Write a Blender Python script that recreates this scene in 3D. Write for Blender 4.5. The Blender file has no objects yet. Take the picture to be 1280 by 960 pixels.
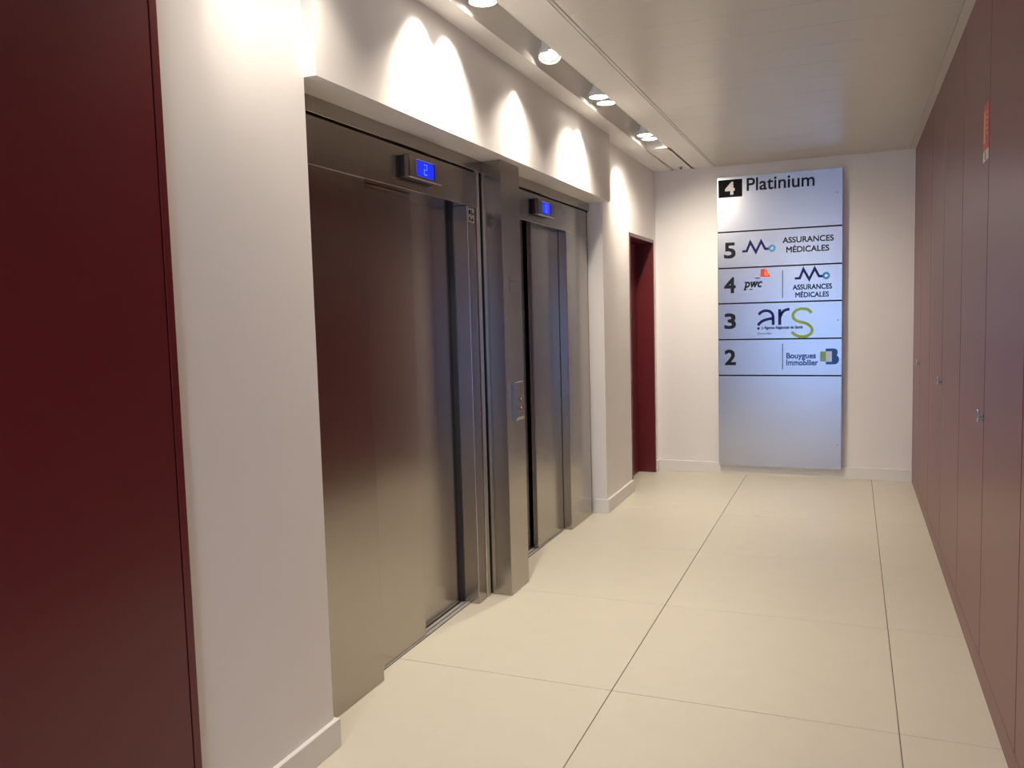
import bpy, bmesh, math, random
from mathutils import Vector, Matrix
C = bpy.context.scene.collection
SC = bpy.context.scene
random.seed(4)

# ------------------------------------------------------------------ camera
YAW, PIT, ROL, FPX = -0.38989717, -0.08306955, -0.02704348, 1037.21
cy_, sy_ = math.cos(YAW), math.sin(YAW); cp_, sp_ = math.cos(PIT), math.sin(PIT)
fw = Vector((sy_*cp_, cy_*cp_, sp_)); r0 = Vector((cy_, -sy_, 0)); u0 = r0.cross(fw)
rt = math.cos(ROL)*r0 + math.sin(ROL)*u0; up = -math.sin(ROL)*r0 + math.cos(ROL)*u0
cam = bpy.data.cameras.new('camera'); camo = bpy.data.objects.new('camera', cam); C.objects.link(camo)
cam.sensor_width = 36; cam.lens = FPX*36/1280; cam.clip_start = .05
M = Matrix((rt, up, -fw)).transposed().to_4x4(); M.translation = Vector((0, 0, 1.5))
camo.matrix_world = M
SC.camera = camo

# ------------------------------------------------------------------ world, daylight, exposure
w = bpy.data.worlds.new('world'); SC.world = w; w.use_nodes = True
bg = w.node_tree.nodes['Background']; bg.inputs[0].default_value = (.29, .51, 1.0, 1); bg.inputs[1].default_value = 3.3
def area(name, loc, rot, sx, sy, power, col, portal=False):
    l = bpy.data.lights.new(name, 'AREA'); l.shape = 'RECTANGLE'; l.size = sx; l.size_y = sy
    l.energy = power; l.color = col
    o = bpy.data.objects.new(name, l); o.location = loc; o.rotation_euler = rot; C.objects.link(o)
    if portal: l.cycles.is_portal = True
    return o
area('daylight_portal', (-.6, -3.02, 1.2), (math.radians(-90), 0, math.pi), 1.9, 2.2, 1, (1, 1, 1), True)
SC.view_settings.view_transform = 'Standard'; SC.view_settings.look = 'None'
SC.view_settings.exposure = 0.46; SC.view_settings.gamma = 1
SC.view_settings.use_curve_mapping = False

LAMP_COL = (1.0, .89, .745)
CORE, SPILL = 8.5, 40.0         # watts of each spot: narrow beam, wide spill

# ------------------------------------------------------------------ materials
def mat(name, col, rough=.5, metal=0, emit=None, es=0, bump=None, var=0, coat=0, spec=None, aniso=0):
    m = bpy.data.materials.new(name); m.use_nodes = True; nt = m.node_tree; b = nt.nodes['Principled BSDF']
    b.inputs['Base Color'].default_value = (*col, 1); b.inputs['Roughness'].default_value = rough
    b.inputs['Metallic'].default_value = metal
    if spec is not None: b.inputs['Specular IOR Level'].default_value = spec
    if coat: b.inputs['Coat Weight'].default_value = coat; b.inputs['Coat Roughness'].default_value = .22; b.inputs['Coat IOR'].default_value = 1.6
    if emit: b.inputs['Emission Color'].default_value = (*emit, 1); b.inputs['Emission Strength'].default_value = es
    if bump or var:
        g = nt.nodes.new('ShaderNodeNewGeometry'); mp = nt.nodes.new('ShaderNodeMapping'); mp.vector_type = 'POINT'
        sc = bump[0] if bump else (6, 6, 6)
        mp.inputs['Scale'].default_value = sc
        n = nt.nodes.new('ShaderNodeTexNoise'); n.inputs['Scale'].default_value = 1; n.inputs['Detail'].default_value = 4
        nt.links.new(g.outputs['Position'], mp.inputs[0]); nt.links.new(mp.outputs[0], n.inputs[0])
        if bump and bump[1]:
            bp = nt.nodes.new('ShaderNodeBump'); bp.inputs['Strength'].default_value = bump[1]; bp.inputs['Distance'].default_value = .001
            nt.links.new(n.outputs[0], bp.inputs['Height']); nt.links.new(bp.outputs[0], b.inputs['Normal'])
        if var:
            r = nt.nodes.new('ShaderNodeMapRange'); r.inputs[3].default_value = 1-var; r.inputs[4].default_value = 1+var
            mx = nt.nodes.new('ShaderNodeVectorMath'); mx.operation = 'SCALE'; mx.inputs[0].default_value = col
            nt.links.new(n.outputs[0], r.inputs[0]); nt.links.new(r.outputs[0], mx.inputs['Scale']); nt.links.new(mx.outputs[0], b.inputs['Base Color'])
    return m
WHITE = mat('white_wall_paint', (.88, .855, .83), .6, bump=((160, 160, 160), .15))
CEILW = mat('white_ceiling_paint', (.84, .82, .79), .6)
PLANK = mat('ceiling_metal_lacquer', (.65, .625, .57), .30)
SKIRT = mat('baseboard_lacquer', (.84, .82, .78), .4)
TILE = mat('beige_porcelain', (.70, .66, .55), .42, bump=((9, 9, 9), 0), var=.035)
GROUT = mat('grey_grout', (.20, .17, .13), .9)
WINE = mat('burgundy_laminate', (.132, .013, .017), .42, coat=.35, spec=.35, bump=((300, 300, 300), .05))
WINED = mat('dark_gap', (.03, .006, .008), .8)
STEEL = mat('brushed_steel', (.41, .375, .34), .20, 1, bump=((420, 420, 2.0), .10), var=.04)
SILLM = mat('worn_sill_aluminium', (.50, .49, .47), .55, .3)
STEELL = mat('pale_steel', (.62, .58, .52), .3, 1)
STEELD = mat('dark_steel', (.16, .15, .145), .4, 1)
ALU = mat('satin_aluminium_sheet', (.49, .50, .53), .26, .95, bump=((200, 200, 200), .05))
ALUB = mat('aluminium_edge', (.35, .35, .36), .45, .9)
BLACK = mat('black_vinyl', (.012, .012, .014), .8, spec=.12)
INK = mat('dark_ink', (.02, .022, .03), .8, spec=.12)
NAVY = mat('navy_vinyl', (.018, .025, .12), .8, spec=.12)
SKY = mat('sky_blue_vinyl', (.04, .28, .62), .5)
GREEN = mat('lime_green_vinyl', (.26, .42, .05), .5)
SAGE = mat('sage_green_vinyl', (.22, .42, .20), .5)
ROYAL = mat('royal_blue_vinyl', (.035, .12, .42), .8, spec=.12)
ORANGE = mat('orange_vinyl', (.85, .22, .02), .5)
REDV = mat('red_vinyl', (.70, .045, .02), .5)
WHV = mat('white_vinyl', (.85, .85, .85), .5)
PAPER = mat('white_sticker', (.65, .63, .60), .5)
RED = mat('red_sticker', (.45, .06, .05), .5)
PEACH = mat('peach_sticker', (.72, .36, .22), .5)
LAMPH = mat('pale_grey_lamp_metal', (.80, .80, .80), .45)
LENS = mat('lit_lens', (1, 1, 1), .4, emit=(1, .93, .80), es=9)
BLUE = mat('blue_screen', (0, .01, .1), .3, emit=(.0, .02, .95), es=.7)
BLUEL = mat('pale_blue_segment', (.2, .3, .8), .3, emit=(.12, .30, 1.0), es=.75)
PLAST = mat('black_plastic', (.02, .02, .022), .35)
AMBER = mat('amber_button', (.6, .25, .08), .35, emit=(1, .4, .12), es=.35)

# ------------------------------------------------------------------ mesh helpers
def bx(bm, x0, x1, y0, y1, z0, z1, bev=0, seg=1):
    if x1 < x0: x0, x1 = x1, x0
    if y1 < y0: y0, y1 = y1, y0
    if z1 < z0: z0, z1 = z1, z0
    r = bmesh.ops.create_cube(bm, size=1)
    for v in r['verts']:
        v.co = Vector(((v.co.x+.5)*(x1-x0)+x0, (v.co.y+.5)*(y1-y0)+y0, (v.co.z+.5)*(z1-z0)+z0))
    if bev:
        es = list({e for v in r['verts'] for e in v.link_edges})
        bmesh.ops.bevel(bm, geom=es, offset=bev, segments=seg, affect='EDGES', profile=.5)
    return bm
def box(*a, **k): return bx(bmesh.new(), *a, **k)
def cyl(bm, p0, p1, r, r2=None, n=28, cap=True):
    p0 = Vector(p0); p1 = Vector(p1); d = p1-p0
    m = Matrix.Translation((p0+p1)/2) @ d.to_track_quat('Z', 'Y').to_matrix().to_4x4()
    bmesh.ops.create_cone(bm, cap_ends=cap, segments=n, radius1=r, radius2=r if r2 is None else r2, depth=d.length, matrix=m)
    return bm
def wloc(o):
    v = Vector((0, 0, 0))
    while o is not None: v += o.location; o = o.parent
    return v
def obj(name, bm, m, parent=None, label=None, world=True, smooth=False):
    """one mesh object; vertices are given in world metres and stored relative to the parent"""
    if parent is not None and world:
        bmesh.ops.translate(bm, verts=bm.verts, vec=-wloc(parent))
    bmesh.ops.recalc_face_normals(bm, faces=bm.faces)
    me = bpy.data.meshes.new(name); bm.to_mesh(me); bm.free(); me.materials.append(m)
    if smooth:
        for p in me.polygons: p.use_smooth = True
        try: me.set_sharp_from_angle(angle=math.radians(40))
        except Exception: pass
    o = bpy.data.objects.new(name, me); C.objects.link(o); o.parent = parent
    if label: o['label'] = label
    return o
def thing(name, label, cat, loc=(0, 0, 0), group=None):
    o = bpy.data.objects.new(name, None); C.objects.link(o); o.location = loc; o.empty_display_size = .1
    o['label'] = label; o['category'] = cat
    if group: o['group'] = group
    return o
def tag(o, label, cat, group=None):
    o['label'] = label; o['category'] = cat
    if group: o['group'] = group
    return o
def struct(name, bm, m, label, cat='structure'):
    o = obj(name, bm, m); o['kind'] = 'structure'; o['label'] = label; o['category'] = cat
    return o
def dup(root, loc, label):
    r = root.copy(); C.objects.link(r); r.location = loc; r['label'] = label
    for ch in list(root.children):
        c = ch.copy(); C.objects.link(c); c.parent = r
        for g in list(ch.children):
            d = g.copy(); C.objects.link(d); d.parent = c
    return r

# ------------------------------------------------------------------ main dimensions
XL, XS, XR = -1.675, -1.625, .475      # white pier plane, soffit plane, cupboard fronts
YE, YB = 7.695, -3.0                   # end wall, back wall
ZC = 2.77                              # ceiling
XD = -1.79                             # steel surround plane
XW = -1.69                             # far white column plane

# ------------------------------------------------------------------ floor
fl = struct('floor', box(-2.2, .9, YB, YE+.1, -.12, -.003), GROUT, 'grey grout bed of the large beige floor tiles in the lift lobby', 'floor')
TS, J = 1.0265, .0018
fullm = None
r = 0
for k in range(-6, 5):
    y0 = 3.088+k*TS; y1 = y0+TS
    y0c, y1c = max(y0, YB), min(y1, YE)
    if y1c-y0c < .02: continue
    for (x0, x1) in ((-2.0, -.876), (-.876, .1635), (.1635, .60)):
        o = obj('tile', box(x0+J, x1-J, y0c+J, y1c-J, -.02, 0, bev=.0012), TILE, fl)

# ------------------------------------------------------------------ walls
b = bmesh.new()
bx(b, -2.25, -2.05, YB, YE+.1, -.1, 3.0)                # back of the lift shafts
bx(b, -2.06, XL, 1.711, 2.345, 0, ZC+.1); bx(b, -2.06, -1.745, .6, 1.712, 0, ZC+.1)                   # near white pier
bx(b, -2.06, XW, 5.93, 6.70, 0, ZC+.1)                  # white column between lift and red door
bx(b, -2.06, XW, 6.70, 7.605, 2.145, ZC+.1)              # over the door
bx(b, -2.06, XW, 7.605, YE+.02, 0, ZC+.1)
bx(b, -2.06, -1.80, 2.345, 5.93, 2.297, ZC+.1)
bx(b, -2.06, -1.96, 2.345, 5.93, 2.05, 2.32)
wl = struct('wall_left', b, WHITE, 'white painted wall on the left with the lift recess and a red door', 'wall')
obj('soffit', box(-2.0, XS, 2.345, 5.92, 2.297, ZC+.05), WHITE, wl, 'white boxed soffit standing proud above the two lifts')
struct('wall_end', box(-2.2, .9, YE, YE+.15, -.1, 3.0), WHITE, 'white end wall of the lobby behind the directory board', 'wall')
struct('wall_right', box(XR+.053, XR+.2, YB, YE+.1, -.1, 3.0), WINE, 'burgundy wall carrying the row of tall cupboards', 'wall')
struct('wall_left_rear', box(-1.9, -1.70, YB, .61, -.1, 3.0), WINE, 'burgundy wall beyond the near left cupboard', 'wall')
b = bmesh.new()
bx(b, -2.2, -1.55, YB-.2, YB, -.1, 3.0); bx(b, .36, .9, YB-.2, YB, -.1, 3.0); bx(b, -1.56, .37, YB-.2, YB, 2.12, 3.0)
struct('wall_back', b, WHITE, 'white wall behind the viewer around the daylight doorway', 'wall')
# doorway lining
b = bmesh.new()
bx(b, -1.56, -1.50, YB-.2, YB+.01, 0, 2.13); bx(b, .30, .365, YB-.2, YB+.01, 0, 2.13); bx(b, -1.56, .37, YB-.2, YB+.01, 2.08, 2.13); bx(b, -.63, -.58, YB-.15, YB-.1, 0, 2.27)
struct('trim_1', b, STEELD, 'dark metal lining of the daylight doorway behind the viewer', 'trim')

# ------------------------------------------------------------------ ceiling
b = bmesh.new()
bx(b, -2.2, -1.51, YB-.1, YE+.1, ZC, 2.95)
bx(b, -1.345, -1.1575, YB-.1, YE+.1, ZC, 2.95)
bx(b, -1.52, -1.33, 6.60, YE+.1, ZC, 2.95)
bx(b, -1.52, -1.33, YB-.1, -2.5, ZC, 2.95)
bx(b, -2.2, .9, YB-.1, YE+.1, 2.92, 3.02)
ce = struct('ceiling', b, CEILW, 'white plasterboard ceiling margin with a recessed lighting slot beside the lifts', 'ceiling')
obj('gap', box(-1.165, .60, YB-.1, YE+.05, ZC+.03, ZC+.10), WINED, ce, 'dark shadow gap behind the metal ceiling planks')
PW = .3105
pk = None
y = 3.506-PW*21
while y < YE:
    y1 = min(y+PW, YE)
    if pk is None or y1-y < PW-.001:
        o = obj('ceiling_plank', box(-1.135, .432, 0, y1-y-.001, 0, .025, bev=.0014), PLANK, ce, world=False)
        if pk is None: pk = o
    else:
        o = pk.copy(); C.objects.link(o); o.parent = ce
    o.location = (0, y, ZC)
    y += PW
obj('edge_strip', box(.434, XR+.06, YB-.1, YE, ZC-.003, ZC+.03, bev=.002), PLANK, ce, 'pale edge strip of the metal ceiling against the cupboards')
obj('edge_strip', box(-1.155, -1.1365, YB-.1, YE, ZC-.001, ZC+.03, bev=.002), PLANK, ce, 'narrow edge strip of the metal ceiling on the lift side')

# ------------------------------------------------------------------ baseboards
BH = .103
b = bmesh.new(); bx(b, XL-.002, XL+.017, 1.715, 2.363, 0, BH, bev=.002); bx(b, XD, XL-.001, 2.345, 2.363, 0, BH, bev=.002)
struct('baseboard_left_near', b, SKIRT, 'pale baseboard around the foot of the near white pier', 'baseboard')
b = bmesh.new(); bx(b, XW-.002, XW+.017, 5.913, 6.70, 0, BH, bev=.002); bx(b, XD, XW-.001, 5.913, 5.932, 0, BH, bev=.002)
struct('baseboard_left_far', b, SKIRT, 'pale baseboard around the column beside the red door', 'baseboard')
b = bmesh.new(); bx(b, XW-.002, XR+.01, YE-.016, YE+.01, 0, BH, bev=.002); bx(b, XW-.002, XW+.017, 7.607, YE-.014, 0, BH, bev=.002)
struct('baseboard_end', b, SKIRT, 'pale baseboard along the end wall below the board', 'baseboard')

# ------------------------------------------------------------------ red door (door_1)
b = bmesh.new()
bx(b, -1.885, XW+.004, 6.700, 6.724, 0, 2.145, bev=.002)
bx(b, -1.885, XW+.004, 7.575, 7.605, 0, 2.145, bev=.002)
bx(b, -1.885, XW+.004, 6.700, 7.605, 2.118, 2.147, bev=.002)
d1 = struct('door_1', b, WINE, 'dark red door frame set deep in the left wall near the end wall', 'door')
obj('door_leaf', box(-1.885, -1.842, 6.728, 7.571, .006, 2.114, bev=.002), WINE, d1)
b = bmesh.new(); cyl(b, (-1.842, 6.80, 1.03), (-1.80, 6.80, 1.03), .011); cyl(b, (-1.803, 6.80, 1.03), (-1.803, 6.92, 1.03), .009); cyl(b, (-1.842, 6.80, 1.03), (-1.837, 6.80, 1.03), .026)
obj('door_handle', b, STEEL, d1, smooth=True)

# ------------------------------------------------------------------ lifts
def elevator(label, ya, yb, o0, o1, slow_first, screwside):
    """ya..yb outer width, o0..o1 door opening; slow leaf (front) on the wide side"""
    t = thing('elevator', label, 'elevator', (XD, (o0+o1)/2, 0), 'steel elevators')
    XB = -1.955
    obj('top_band', box(XD-.06, XD+.006, ya, yb, 2.238, 2.297, bev=.0015), STEEL, t)
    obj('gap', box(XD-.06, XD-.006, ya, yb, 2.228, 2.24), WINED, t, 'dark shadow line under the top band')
    obj('header', box(XB, XD, ya+.001, yb-.045 if slow_first else yb-.06, 2.055, 2.2285, bev=.0012), STEEL, t)
    obj('gap_strip', box(-1.905, -1.874, o1-.010, o1-.0005, .008, 2.054) if slow_first else box(-1.852, -1.846, o1-.006, o1-.0005, .008, 2.054), PLAST, t, 'black strip in place of the shaded gap beside the door')  # black strip stands in for the shade in the gap at the jamb
    # jambs
    for (p, q) in ((ya, o0), (o1, yb-.07 if slow_first else yb-.05)):
        obj('jamb', box(XB, XD-.0005, p, q, 0, 2.0545, bev=.0028, seg=2), STEEL, t)
    if slow_first:
        obj('side_strip', box(XB, XD-.001, yb-.058, yb-.012, 0, 2.296, bev=.003), STEELL, t, 'pale steel strip between jamb and pillar')
    else:
        obj('side_strip', box(XB, XD-.012, yb-.05, yb, 0, 2.296, bev=.002), STEELD, t, 'narrow dark strip at the side of the surround')
    ov = .035
    mid = (o0+o1)/2
    if slow_first: sl = (o0-.02, mid+.0); fa = (mid-.03, o1+.03)
    else: sl = (mid-.035, o1+.02); fa = (o0-.03, mid+.0)
    for nm, (p, q), x1 in (('slow', sl, -1.848), ('fast', fa, -1.893)):
        obj('door_panel', box(x1-.032, x1, p, q, .009, 2.0535 if nm == 'slow' else 2.07, bev=.003, seg=2), STEEL, t)
    obj('sill', box(-1.957, -1.842, o0, o1, .0002, .003), STEELD, t, 'dark grooved door sill')
    for xx in (-1.943, -1.916, -1.880, -1.853):
        obj('sill_rail', box(xx-.010, xx+.010, o0, o1, .003, .006, bev=.001), SILLM, t)
    return t
elevator('nearer steel elevator, wide door closed, beside the near white pier', 2.347, 3.995, 2.875, 3.83, True, 1)
elevator('farther steel elevator, partly hidden behind the steel pillar', 4.252, 5.912, 4.43, 5.385, False, 1)
# behind both: dark shaft
# steel pillar between the lifts
t = thing('steel_pillar', 'brushed steel pillar standing between the two elevators', 'pillar', (-1.74, 4.125, 0))
obj('casing', box(-1.955, -1.674, 3.998, 4.250, 0, 2.295, bev=.0022, seg=2), STEEL, t)
t2 = thing('name_plate', 'small square plate with two lines high on the steel pillar', 'plate', (-1.674, 4.145, 1.63))
obj('plate', box(-1.674, -1.6722, 4.075, 4.222, 1.625, 1.705, bev=.0005), STEEL, t2)
obj('divider', box(-1.6722, -1.6716, 4.078, 4.219, 1.676, 1.679), STEELD, t2)

# call panel
t = thing('call_panel', 'small steel call button panel at hand height on the pillar', 'button panel', (-1.674, 4.14, .93))
b = bmesh.new()
prof = [(-1.674, .928), (-1.663, .931), (-1.658, .936), (-1.655, .950), (-1.655, 1.122), (-1.658, 1.137), (-1.663, 1.143), (-1.674, 1.146)]
lo = [b.verts.new((x, 4.088, z)) for x, z in prof]; hi = [b.verts.new((x, 4.195, z)) for x, z in prof]
b.faces.new(lo); b.faces.new(hi[::-1])
for i in range(len(prof)):
    j = (i+1) % len(prof); b.faces.new((lo[i], lo[j], hi[j], hi[i]))
obj('housing', b, STEEL, t, smooth=False)
for z in (1.048, 1.000):
    b = bmesh.new(); cyl(b, (-1.655, 4.145, z), (-1.652, 4.145, z), .011); o = obj('button', b, STEELD, t, smooth=True)
    b = bmesh.new(); cyl(b, (-1.652, 4.145, z), (-1.651, 4.145, z), .005); obj('light_ring', b, AMBER, o, smooth=True)

# floor indicators
def seg_digit(ch, u0, v0, w, h, x, tks):
    """seven segment strokes in the y/z plane"""
    S = {'2': 'abged', '0': 'abcdef', '4': 'fgbc'}[ch]
    b = bmesh.new(); t_ = tks
    P = {'a': (0, w, h-t_, h), 'g': (0, w, h/2-t_/2, h/2+t_/2), 'd': (0, w, 0, t_), 'f': (0, t_, h/2, h), 'e': (0, t_, 0, h/2), 'b': (w-t_, w, h/2, h), 'c': (w-t_, w, 0, h/2)}
    for s in S:
        a, c, d, e = P[s]; bx(b, x, x+.0006, u0+a, u0+c, v0+d, v0+e)
    return b
def indicator(label, y0, y1, ch):
    t = thing('floor_indicator', label, 'display', (XD, (y0+y1)/2, 2.10), 'floor indicators')
    z0, z1 = 2.098, 2.196
    obj('back_box', box(XD, XD+.022, y0+.004, y1-.004, z0+.004, z1-.002, bev=.002), PLAST, t)
    b = bmesh.new(); X = XD+.044
    bx(b, XD+.018, X, y0, y1, z0, z0+.016, bev=.003); bx(b, XD+.018, X, y0, y1, z1-.014, z1, bev=.003)
    bx(b, XD+.018, X, y0, y0+.07, z0+.01, z1-.01, bev=.003); bx(b, XD+.018, X, y1-.07, y1, z0+.01, z1-.01, bev=.003)
    obj('bezel', b, STEEL, t)
    s = obj('screen', box(XD+.022, X-.003, y0+.072, y1-.072, z0+.018, z1-.016), BLUE, t, 'glowing blue screen')
    ym = (y0+y1)/2
    obj('numeral', seg_digit(ch, ym-.013, z0+.027, .030, .046, X-.003, .0035), BLUEL, s)
indicator('blue lit floor indicator showing 2 above the nearer elevator', 3.165, 3.47, '2')
indicator('blue lit floor indicator above the farther elevator', 4.74, 5.03, '0')

# evacuation sticker on the nearer lift
t = thing('pictogram_sticker', 'small white pictogram sticker at top right of the nearer elevator', 'sticker', (XD, 3.87, 1.975))
s = obj('sheet', box(XD, XD+.001, 3.836, 3.906, 1.972, 2.042), PAPER, t)
b = bmesh.new()
for (a, c, d, e) in ((3.843, 3.864, 2.012, 2.034), (3.872, 3.880, 2.006, 2.036), (3.886, 3.899, 2.010, 2.022), (3.846, 3.858, 1.982, 2.0), (3.868, 3.896, 1.980, 1.988), (3.884, 3.892, 1.988, 2.0)):
    bx(b, XD+.001, XD+.0014, a, c, d, e)
obj('pictograms', b, BLACK, s)

# ------------------------------------------------------------------ cupboards, right
def cupboard(y0, y1, ym):
    t = thing('tall_cupboard', '', 'cupboard', (XR, y0, 0), 'burgundy cupboards along the right wall')
    g = .0042
    obj('carcass', box(XR+.020, XR+.05, y0, y1, 0, ZC), WINED, t, 'dark recess seen in the joints')
    for (a, c) in ((y0, ym), (ym, y1)):
        obj('door', box(XR, XR+.022, a+g, c-g, .101, ZC, bev=.0015), WINE, t)
    obj('plinth', box(XR+.001, XR+.03, y0, y1, 0, .096, bev=.001), WINE, t)
    b = bmesh.new()
    cyl(b, (XR, ym+.012, 1.05), (XR-.004, ym+.012, 1.05), .013)
    cyl(b, (XR-.004, ym+.012, 1.05), (XR-.016, ym+.012, 1.05), .006)
    bx(b, XR-.022, XR-.014, ym+.006, ym+.018, 1.035, 1.085, bev=.002)
    obj('latch', b, STEEL, t, 'small bright metal latch', smooth=True)
    return t
S = [1.255, 2.048, 2.862, 3.645, 4.440, 5.285, 6.120, 6.935, YE-.002]
ls = ['burgundy cupboard nearest the viewer, a sliver at the right edge', 'burgundy cupboard bearing a small red sign near its top',
      'burgundy cupboard in the middle of the right row, between sign cupboard and last one', 'burgundy cupboard farthest away, touching the white end wall']
for i in range(4):
    t = cupboard(S[2*i], S[2*i+2], S[2*i+1]); t['label'] = ls[i]

t = thing('safety_sign', 'small red and white safety sign high on a burgundy cupboard', 'sign', (XR, 3.73, 2.04))
s = obj('sheet', box(XR-.0015, XR, 3.66, 3.795, 2.085, 2.262), RED, t, 'red upper field')
obj('band', box(XR-.0021, XR-.0015, 3.742, 3.780, 2.115, 2.235), PEACH, s)
b = bmesh.new()
for k in range(5): bx(b, XR-.0021, XR-.0015, 3.685, 3.71+.01*(k % 2), 2.14+k*.02, 2.149+k*.02)
obj('lines', b, PEACH, s)
s = obj('lower_sheet', box(XR-.0015, XR, 3.66, 3.795, 2.045, 2.0845), PAPER, t, 'white lower field')
b = bmesh.new(); bx(b, XR-.0021, XR-.0015, 3.722, 3.735, 2.048, 2.080)
obj('mark', b, INK, s)

# ------------------------------------------------------------------ cupboard, near left
t = thing('tall_cupboard', 'dark burgundy cupboard front filling the left edge beside the white pier', 'cupboard', (-1.68, .7, 0))
obj('carcass', box(-1.74, -1.682, .6, 1.705, 0, ZC), WINED, t)
obj('door', box(-1.690, -1.662, .62, 1.678, .101, ZC-.002, bev=.0018), WINE, t)
obj('plinth', box(-1.690, -1.664, .62, 1.705, 0, .096, bev=.001), WINE, t)
obj('side_panel', box(-1.74, -1.662, 1.682, 1.708, 0, ZC-.002, bev=.0015), WINE, t)

# ------------------------------------------------------------------ spotlights in the slot
def spot(y, label, x=-1.43, z=2.80, tilt=(0, 0), wide=46, core=1.0, gain=1.0, by=0, sy=0, sx=.08):
    """tilt = extra direction of the beam (dx, dy)"""
    t = thing('spotlight', label, 'spotlight', (x, y, z), 'adjustable spotlights in the ceiling slot')
    d = Vector((tilt[0], tilt[1], -1)).normalized(); c = Vector((x, y, z))
    b = bmesh.new(); cyl(b, c-d*.0, c-d*.03, .060, .058, 36, cap=False); cyl(b, c-d*.0, c-d*.03, .0565, .0545, 36, cap=False)
    cyl(b, c-d*.03, c-d*.075, .058, .030, 36)
    obj('head', b, LAMPH, t, smooth=True)
    b = bmesh.new(); cyl(b, c-d*.012, c-d*.016, .056, n=36)
    obj('reflector', b, LAMPH if tilt[1] < -.2 else LENS, t, smooth=True)
    if tilt[1] < -.2:
        b = bmesh.new(); cyl(b, c-d*.006, c-d*.012, .034, n=32); obj('bulb', b, LENS, t, smooth=True)
    b = bmesh.new(); top = Vector((x-.01, y-.065, 2.915))
    bx(b, x-.018, x+.018, y-.068, y-.064, z+.005, 2.918); bx(b, x-.018, x+.018, y-.068, y-.02, 2.914, 2.919)
    cyl(b, (x, y-.066, z+.03), (x, y-.052, z+.03), .006)
    obj('bracket', b, LAMPH, t)
    for nm, size, pw, bl, dd in (('beam', wide, CORE*core, .6, Vector((-.62, by, -1))), ('spill', 118, SPILL*gain, 1.0, Vector((sx, sy, -1)))):
        if pw <= 0: continue
        l = bpy.data.lights.new(nm, 'SPOT'); l.energy = pw; l.color = LAMP_COL; l.spot_size = math.radians(size); l.spot_blend = bl; l.shadow_soft_size = .03 if nm == 'spill' else .012
        lo = bpy.data.objects.new(nm, l); C.objects.link(lo); lo.parent = t
        lo.location = d*.006; lo.rotation_euler = dd.to_track_quat('-Z', 'Y').to_euler()
SP = [(6.355, 'farthest lit spotlight, at the end of the ceiling slot', dict(core=0, gain=1.9, sy=.6, sx=.5)),
      (6.205, 'lit spotlight just before the farthest one in the ceiling slot', dict(wide=46, sy=.5, gain=1.2, by=.25)),
      (5.150, 'farther disc of the middle pair of lit spotlights in the slot', dict(wide=54, by=.12)),
      (4.985, 'nearer disc of the middle pair of lit spotlights in the slot', dict(core=0)),
      (4.100, 'single lit spotlight tilted towards the viewer in the ceiling slot', dict(tilt=(.10, -.42), wide=48)),
      (3.275, 'large lit spotlight cut by the top edge of the picture', dict(wide=66, core=1.3, by=.22)),
      (3.080, 'lit spotlight just outside the top edge beside the large one', dict(wide=66, core=1.2, by=-.10)),
      (2.270, 'lit spotlight above the corner of the near white pier', dict(wide=40, core=.16, gain=.36)),
      (2.000, 'lit spotlight over the near white pier', dict(wide=30, core=.40, gain=.36)),
      (-.20, 'lit spotlight behind the viewer, nearer one', dict(core=0, gain=.1)),
      (-1.4, 'lit spotlight behind the viewer, farther one', dict(core=0, gain=.6))]
for y, lab, kw in SP: spot(y, lab, **kw)

def fill_light(x, y, label):  # unseen round light added behind the viewer to brighten the white walls
    t = thing('ceiling_fill_light', label, 'ceiling light', (x, y, ZC), 'round fill lights added behind the viewer')
    b = bmesh.new(); cyl(b, (x, y, ZC), (x, y, ZC-.045), .20, .19, 40); obj('housing', b, LAMPH, t, smooth=True)
    b = bmesh.new(); cyl(b, (x, y, ZC-.044), (x, y, ZC-.055), .175, .165, 40); obj('diffuser', b, DIFF, t, smooth=True)
    l = bpy.data.lights.new('glow', 'AREA'); l.shape = 'DISK'; l.size = .32; l.energy = 25; l.color = (1, .93, .84)
    lo = bpy.data.objects.new('glow', l); C.objects.link(lo); lo.parent = t; lo.location = (0, 0, -.06)
DIFF = mat('opal_diffuser', (.9, .9, .9), .5, emit=(1, .93, .84), es=3)
fill_light(-.8, -1.1, 'round fill light added behind the viewer, nearer the lifts')
fill_light(-.8, -2.3, 'round fill light added behind the viewer, nearer the daylight doorway')

# sprinkler / detector on the ceiling near the end wall
t = thing('ceiling_sensor', 'tiny round sensor on the ceiling near the end wall', 'sensor', (-1.415, 7.52, ZC))
b = bmesh.new(); cyl(b, (-1.415, 7.52, ZC), (-1.415, 7.52, ZC-.006), .032, .028); obj('rosette', b, LAMPH, t, smooth=True)
b = bmesh.new(); cyl(b, (-1.415, 7.52, ZC-.006), (-1.415, 7.52, ZC-.022), .012, .008); obj('tip', b, STEELD, t, smooth=True)

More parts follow.
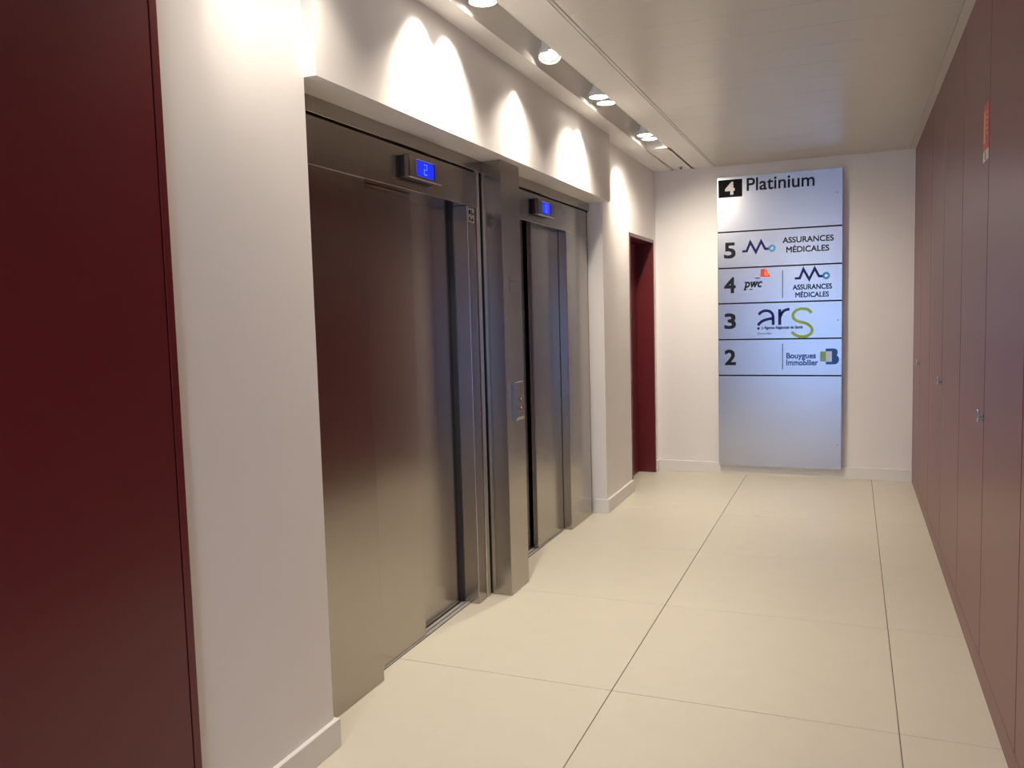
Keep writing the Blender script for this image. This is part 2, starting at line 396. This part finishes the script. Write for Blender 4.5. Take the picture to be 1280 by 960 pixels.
# ------------------------------------------------------------------ directory board
YF = 7.645                                       # front face of the sheet
t = thing('directory_board', 'tall brushed aluminium directory board listing floors on the end wall', 'sign', (-.6, YF, .075))
obj('back_tray', box(-1.085, -.10, YF+.006, YE, .10, 2.64), ALUB, t)
ZL = [2.667, 2.181, 1.862, 1.548, 1.226, .903, .078]
SXA, SXB = -1.118, -.080
PAN = []
for i in range(6):
    PAN.append(obj('panel', box(SXA, SXB, YF, YF+.004, ZL[i+1]+.0058, ZL[i]-.0058, bev=.0008), ALU, t))
obj('rail', box(SXA+.002, SXB-.002, YF+.0035, YF+.006,   .09, 2.655), BLACK, t, 'dark line showing between the panels')
FT = YF-.0012
def plate(nm, pts, m, par, dy=0):
    b = bmesh.new(); f = [b.verts.new((x, FT-dy, z)) for x, z in pts]; k = [b.verts.new((x, YF, z)) for x, z in pts]
    b.faces.new(f); b.faces.new(k[::-1])
    for i in range(len(pts)):
        j = (i+1) % len(pts); b.faces.new((f[i], k[i], k[j], f[j]))
    return obj(nm, b, m, par)
def rectp(nm, x0, x1, z0, z1, m, par, dy=0): return plate(nm, [(x0, z0), (x1, z0), (x1, z1), (x0, z1)], m, par, dy)
def ribbon(b, pts, wd, dy=0):
    n = len(pts); L = []; R = []
    for i, (x, z) in enumerate(pts):
        a = Vector(pts[max(i-1, 0)]); c = Vector(pts[min(i+1, n-1)])
        p = Vector((x, z))
        if 0 < i < n-1:
            d1 = (p-a).normalized(); d2 = (c-p).normalized(); nn = Vector((-(d1+d2).y, (d1+d2).x)).normalized()
            k = min(1/max(nn.dot(Vector((-d1.y, d1.x))), .35), 2.5)
        else:
            d = (c-a).normalized(); nn = Vector((-d.y, d.x)); k = 1
        L.append(p+nn*wd/2*k); R.append(p-nn*wd/2*k)
    V = [[b.verts.new((q.x, yy, q.y)) for q in S_] for S_ in (L, R) for yy in (FT-dy, YF)]
    lf, lb, rf, rb = V
    for i in range(n-1):
        b.faces.new((lf[i], lf[i+1], rf[i+1], rf[i])); b.faces.new((lf[i], lb[i], lb[i+1], lf[i+1])); b.faces.new((rf[i], rf[i+1], rb[i+1], rb[i]))
    b.faces.new((lf[0], rf[0], rb[0], lb[0])); b.faces.new((lf[-1], lb[-1], rb[-1], rf[-1]))
def text(nm, s, x0, x1, z0, z1, m, par, off=0, shear=0, dy=0, space=1, bold=0):
    """text fitted to the box x0..x1, z0..z1 on the board"""
    cu = bpy.data.curves.new(nm, 'FONT'); cu.body = s; cu.extrude = .0; cu.offset = off; cu.shear = shear; cu.resolution_u = 5; cu.space_character = space
    o = bpy.data.objects.new(nm, cu); C.objects.link(o); bpy.context.view_layer.update()
    me = bpy.data.meshes.new_from_object(o.evaluated_get(bpy.context.evaluated_depsgraph_get()))
    C.objects.unlink(o); bpy.data.objects.remove(o)
    b = bmesh.new(); b.from_mesh(me); bpy.data.meshes.remove(me)
    bmesh.ops.remove_doubles(b, verts=b.verts, dist=1e-5)
    e = bmesh.ops.extrude_face_region(b, geom=list(b.faces))
    for v in [g for g in e['geom'] if isinstance(g, bmesh.types.BMVert)]: v.co.z += 1
    xs = [v.co.x for v in b.verts]; ys = [v.co.y for v in b.verts]
    ax, bx_, ay, by = min(xs), max(xs), min(ys), max(ys)
    for v in b.verts:
        x = x0+(v.co.x-ax)/(bx_-ax)*(x1-x0); z = z0+(v.co.y-ay)/(by-ay)*(z1-z0)
        v.co = Vector((x, (FT-dy) if v.co.z > .5 else YF-dy*.5, z))
    if bold:
        src = bmesh.new(); tm = bpy.data.meshes.new('tmp'); b.to_mesh(tm); src.free()
        for k_, (sx, sz) in enumerate(((bold, 0), (bold, bold), (0, bold), (bold/2, bold*1.2), (bold/2, bold/2)), 1):
            n0 = len(b.verts); b.from_mesh(tm); b.verts.ensure_lookup_table()
            for v in b.verts[n0:]: v.co.x += sx; v.co.z += sz; v.co.y -= .00025*k_
        bmesh.ops.translate(b, verts=b.verts, vec=(-bold/2, 0, -bold/2))
        bpy.data.meshes.remove(tm)
    return obj(nm, b, m, par)
H, P5, P4, P3, P2, PB = PAN
# header
rectp('number_field', -1.108, -.902, 2.485, 2.638, BLACK, H)
text('numeral', '4', -1.045, -.972, 2.512, 2.612, WHV, H, bold=.011, dy=.0006)
text('lettering', 'Platinium', -.862, -.305, 2.529, 2.637, INK, H, bold=.0035)
# numerals
for ch, z0, z1, p in (('5', 1.952, 2.082, P5), ('4', 1.645, 1.775, P4), ('3', 1.325, 1.455, P3), ('2', 1.001, 1.130, P2)):
    text('numeral', ch, -1.058, -.966, z0, z1, INK, p, bold=.009)
def pulse(x0, z0, s, par):
    pts = [(0, .155), (.18, .155), (.315, .94), (.53, .03), (.73, .97), (.885, .27), (1.02, .27)]
    b = bmesh.new(); ribbon(b, [(x0+a*s*.222/1.0, z0+c*s*.098) for a, c in pts], .020*s); obj('pulse_logo', b, NAVY, par)
    b = bmesh.new(); cx, cz = x0+1.145*.222*s, z0+.30*.098*s
    ring = [(cx+math.cos(a)*.022*s, cz+math.sin(a)*.022*s) for a in [i*math.pi/12 for i in range(25)]]
    ribbon(b, ring, .017*s); obj('logo_ring', b, SKY, par)
pulse(-.905, 2.000-.01, 1.0, P5)
text('lettering', 'ASSURANCES', -.562, -.150, 2.058, 2.106, INK, P5, bold=.0028)
text('lettering', 'MÉDICALES', -.532, -.186, 1.975, 2.036, INK, P5, bold=.0028)
# row 4
text('lettering', 'pwc', -.888, -.735, 1.662, 1.734, BLACK, P4, bold=.0045, shear=.28)
b = bmesh.new()
for (a, c) in ((-.888, 1.727), (-.893, 1.664), (-.846, 1.664)): obj('serif', box(a, a+.030, FT, YF, c, c+.008), BLACK, P4)
for a in (-.828, -.795): obj('serif', box(a, a+.022, FT, YF, 1.727, 1.734), BLACK, P4)
rectp('logo_bar', -.795, -.752, 1.762, 1.769, BLACK, P4)
plate('logo_block', [(-.750, 1.775), (-.745, 1.843), (-.712, 1.845), (-.710, 1.834), (-.692, 1.832), (-.688, 1.800), (-.674, 1.798), (-.668, 1.772)], REDV, P4)
plate('logo_block', [(-.718, 1.790), (-.716, 1.826), (-.696, 1.826), (-.692, 1.796), (-.682, 1.795), (-.679, 1.782), (-.70, 1.780)], ORANGE, P4, .0004)
rectp('divider', -.567, -.561, 1.585, 1.822, INK, P4)
pulse(-.462, 1.724+.01, 1.0, P4)
text('lettering', 'ASSURANCES', -.478, -.162, 1.652, 1.694, INK, P4, bold=.0028)
text('lettering', 'MÉDICALES', -.456, -.187, 1.585, 1.638, INK, P4, bold=.0028)
# row 3
def mp(px, pz):     # pixels of the enlarged logo to the board
    return (-.776+(px-345)*(.595-.122)/(1040-345)*1.0, 1.498-(pz-155)*(.265)/(540-155))
b = bmesh.new()
def arc(c, rx, rz, a0, a1, n=14): return [(c[0]+rx*math.cos(math.radians(a0+(a1-a0)*i/n)), c[1]-rz*math.sin(math.radians(a0+(a1-a0)*i/n))) for i in range(n+1)]
A = arc((450, 285), 92, 100, 148, 0, 16)+[(541, 370)]
A = [(362, 235), (385, 208), (420, 190), (460, 185), (500, 196), (528, 222), (541, 260), (541, 370)]
ribbon(b, [mp(*q) for q in A], .024)
ribbon(b, [mp(*q) for q in [(352, 372), (372, 345), (410, 316), (460, 298), (536, 285)]], .024)
ribbon(b, [mp(*q) for q in [(622, 172), (622, 370)]], .026)
ribbon(b, [mp(*q) for q in [(630, 262), (648, 222), (672, 194), (702, 180), (742, 174)]], .024)
obj('logo_letters', b, NAVY, P3)
b = bmesh.new()
ribbon(b, [mp(*q) for q in [(1006, 228), (985, 200), (955, 181), (915, 172), (870, 174), (825, 190), (793, 220), (782, 255), (790, 290), (815, 318), (860, 336), (920, 350), (970, 372), (1005, 405), (1018, 445), (1005, 482), (975, 508), (930, 524), (880, 526), (830, 512), (795, 490), (768, 460)]], .024)
obj('logo_letter', b, GREEN, P3)
text('fine_print', '\u25cf ) Agence Régionale de Santé' if False else 'Agence Régionale de Santé', mp(430, 0)[0], mp(900, 0)[0], mp(0, 432)[1], mp(0, 385)[1], NAVY, P3, bold=.002)
text('fine_print', 'Grand Est', mp(345, 0)[0], mp(520, 0)[0], mp(0, 492)[1], mp(0, 462)[1], NAVY, P3)
b = bmesh.new(); cx, cz = mp(358, 412); cyl(b, (cx, YF, cz), (cx, FT, cz), .011, n=20)
ribbon(b, [mp(*q) for q in [(398, 394), (410, 402), (412, 414), (400, 430)]], .006); obj('logo_dot', b, NAVY, P3)
# row 2
rectp('divider', -.567, -.561, .958, 1.182, INK, P2)
text('lettering', 'Bouygues', -.531, -.290, 1.040, 1.101, ROYAL, P2, bold=.0035)
text('lettering', 'Immobilier', -.531, -.272, .994, 1.041, ROYAL, P2, bold=.0035)
def m2(px, pz): return (-.561+(px-228)*.00052, 1.182-(pz-60)*.224/425)
rectp('logo_green', *(m2(820, 0)[0], m2(908, 0)[0], m2(0, 355)[1], m2(0, 192)[1]), SAGE, P2)
rectp('logo_white', *(m2(908, 0)[0], m2(1000, 0)[0], m2(0, 358)[1], m2(0, 188)[1]), mat('pale_blue_vinyl', (.55, .68, .85), .5), P2)
pts = [m2(*q) for q in [(905, 145), (1040, 142), (1075, 158), (1092, 190), (1090, 230), (1075, 255), (1102, 280), (1114, 315), (1110, 350), (1090, 385), (1055, 402), (908, 402), (908, 362), (1002, 362), (1002, 188), (905, 188)]]
# the letter B: a solid right half and two arms (built as convex-enough strips)
b = bmesh.new()
def poly(b, q):
    f = [b.verts.new((x, FT-.0002, z)) for x, z in q]; k = [b.verts.new((x, YF, z)) for x, z in q]
    b.faces.new(f); b.faces.new(k[::-1])
    for i in range(len(q)):
        j = (i+1) % len(q); b.faces.new((f[i], k[i], k[j], f[j]))
poly(b, [m2(*q) for q in [(905, 145), (1002, 142), (1002, 188), (905, 188)]])
poly(b, [m2(*q) for q in [(1002, 142), (1040, 142), (1075, 158), (1092, 190), (1090, 230), (1075, 255), (1002, 268)]])
poly(b, [m2(*q) for q in [(1002, 268), (1075, 255), (1102, 280), (1114, 315), (1110, 350), (1090, 385), (1055, 402), (1002, 404)]])
poly(b, [m2(*q) for q in [(908, 362), (1002, 362), (1002, 404), (908, 402)]])
obj('logo_letter', b, ROYAL, P2)
# fixing studs of the sheets
for (x, z, p) in ((-1.09, 1.382, P3), (-.113, 1.381, P3), (-.110, .302, PB), (-1.08, 2.462, H), (-.125, 2.46, H)):
    b = bmesh.new(); cyl(b, (x, YF+.001, z), (x, YF-.002, z), .006, .005, n=14); obj('stud', b, ALUB, p, smooth=True)
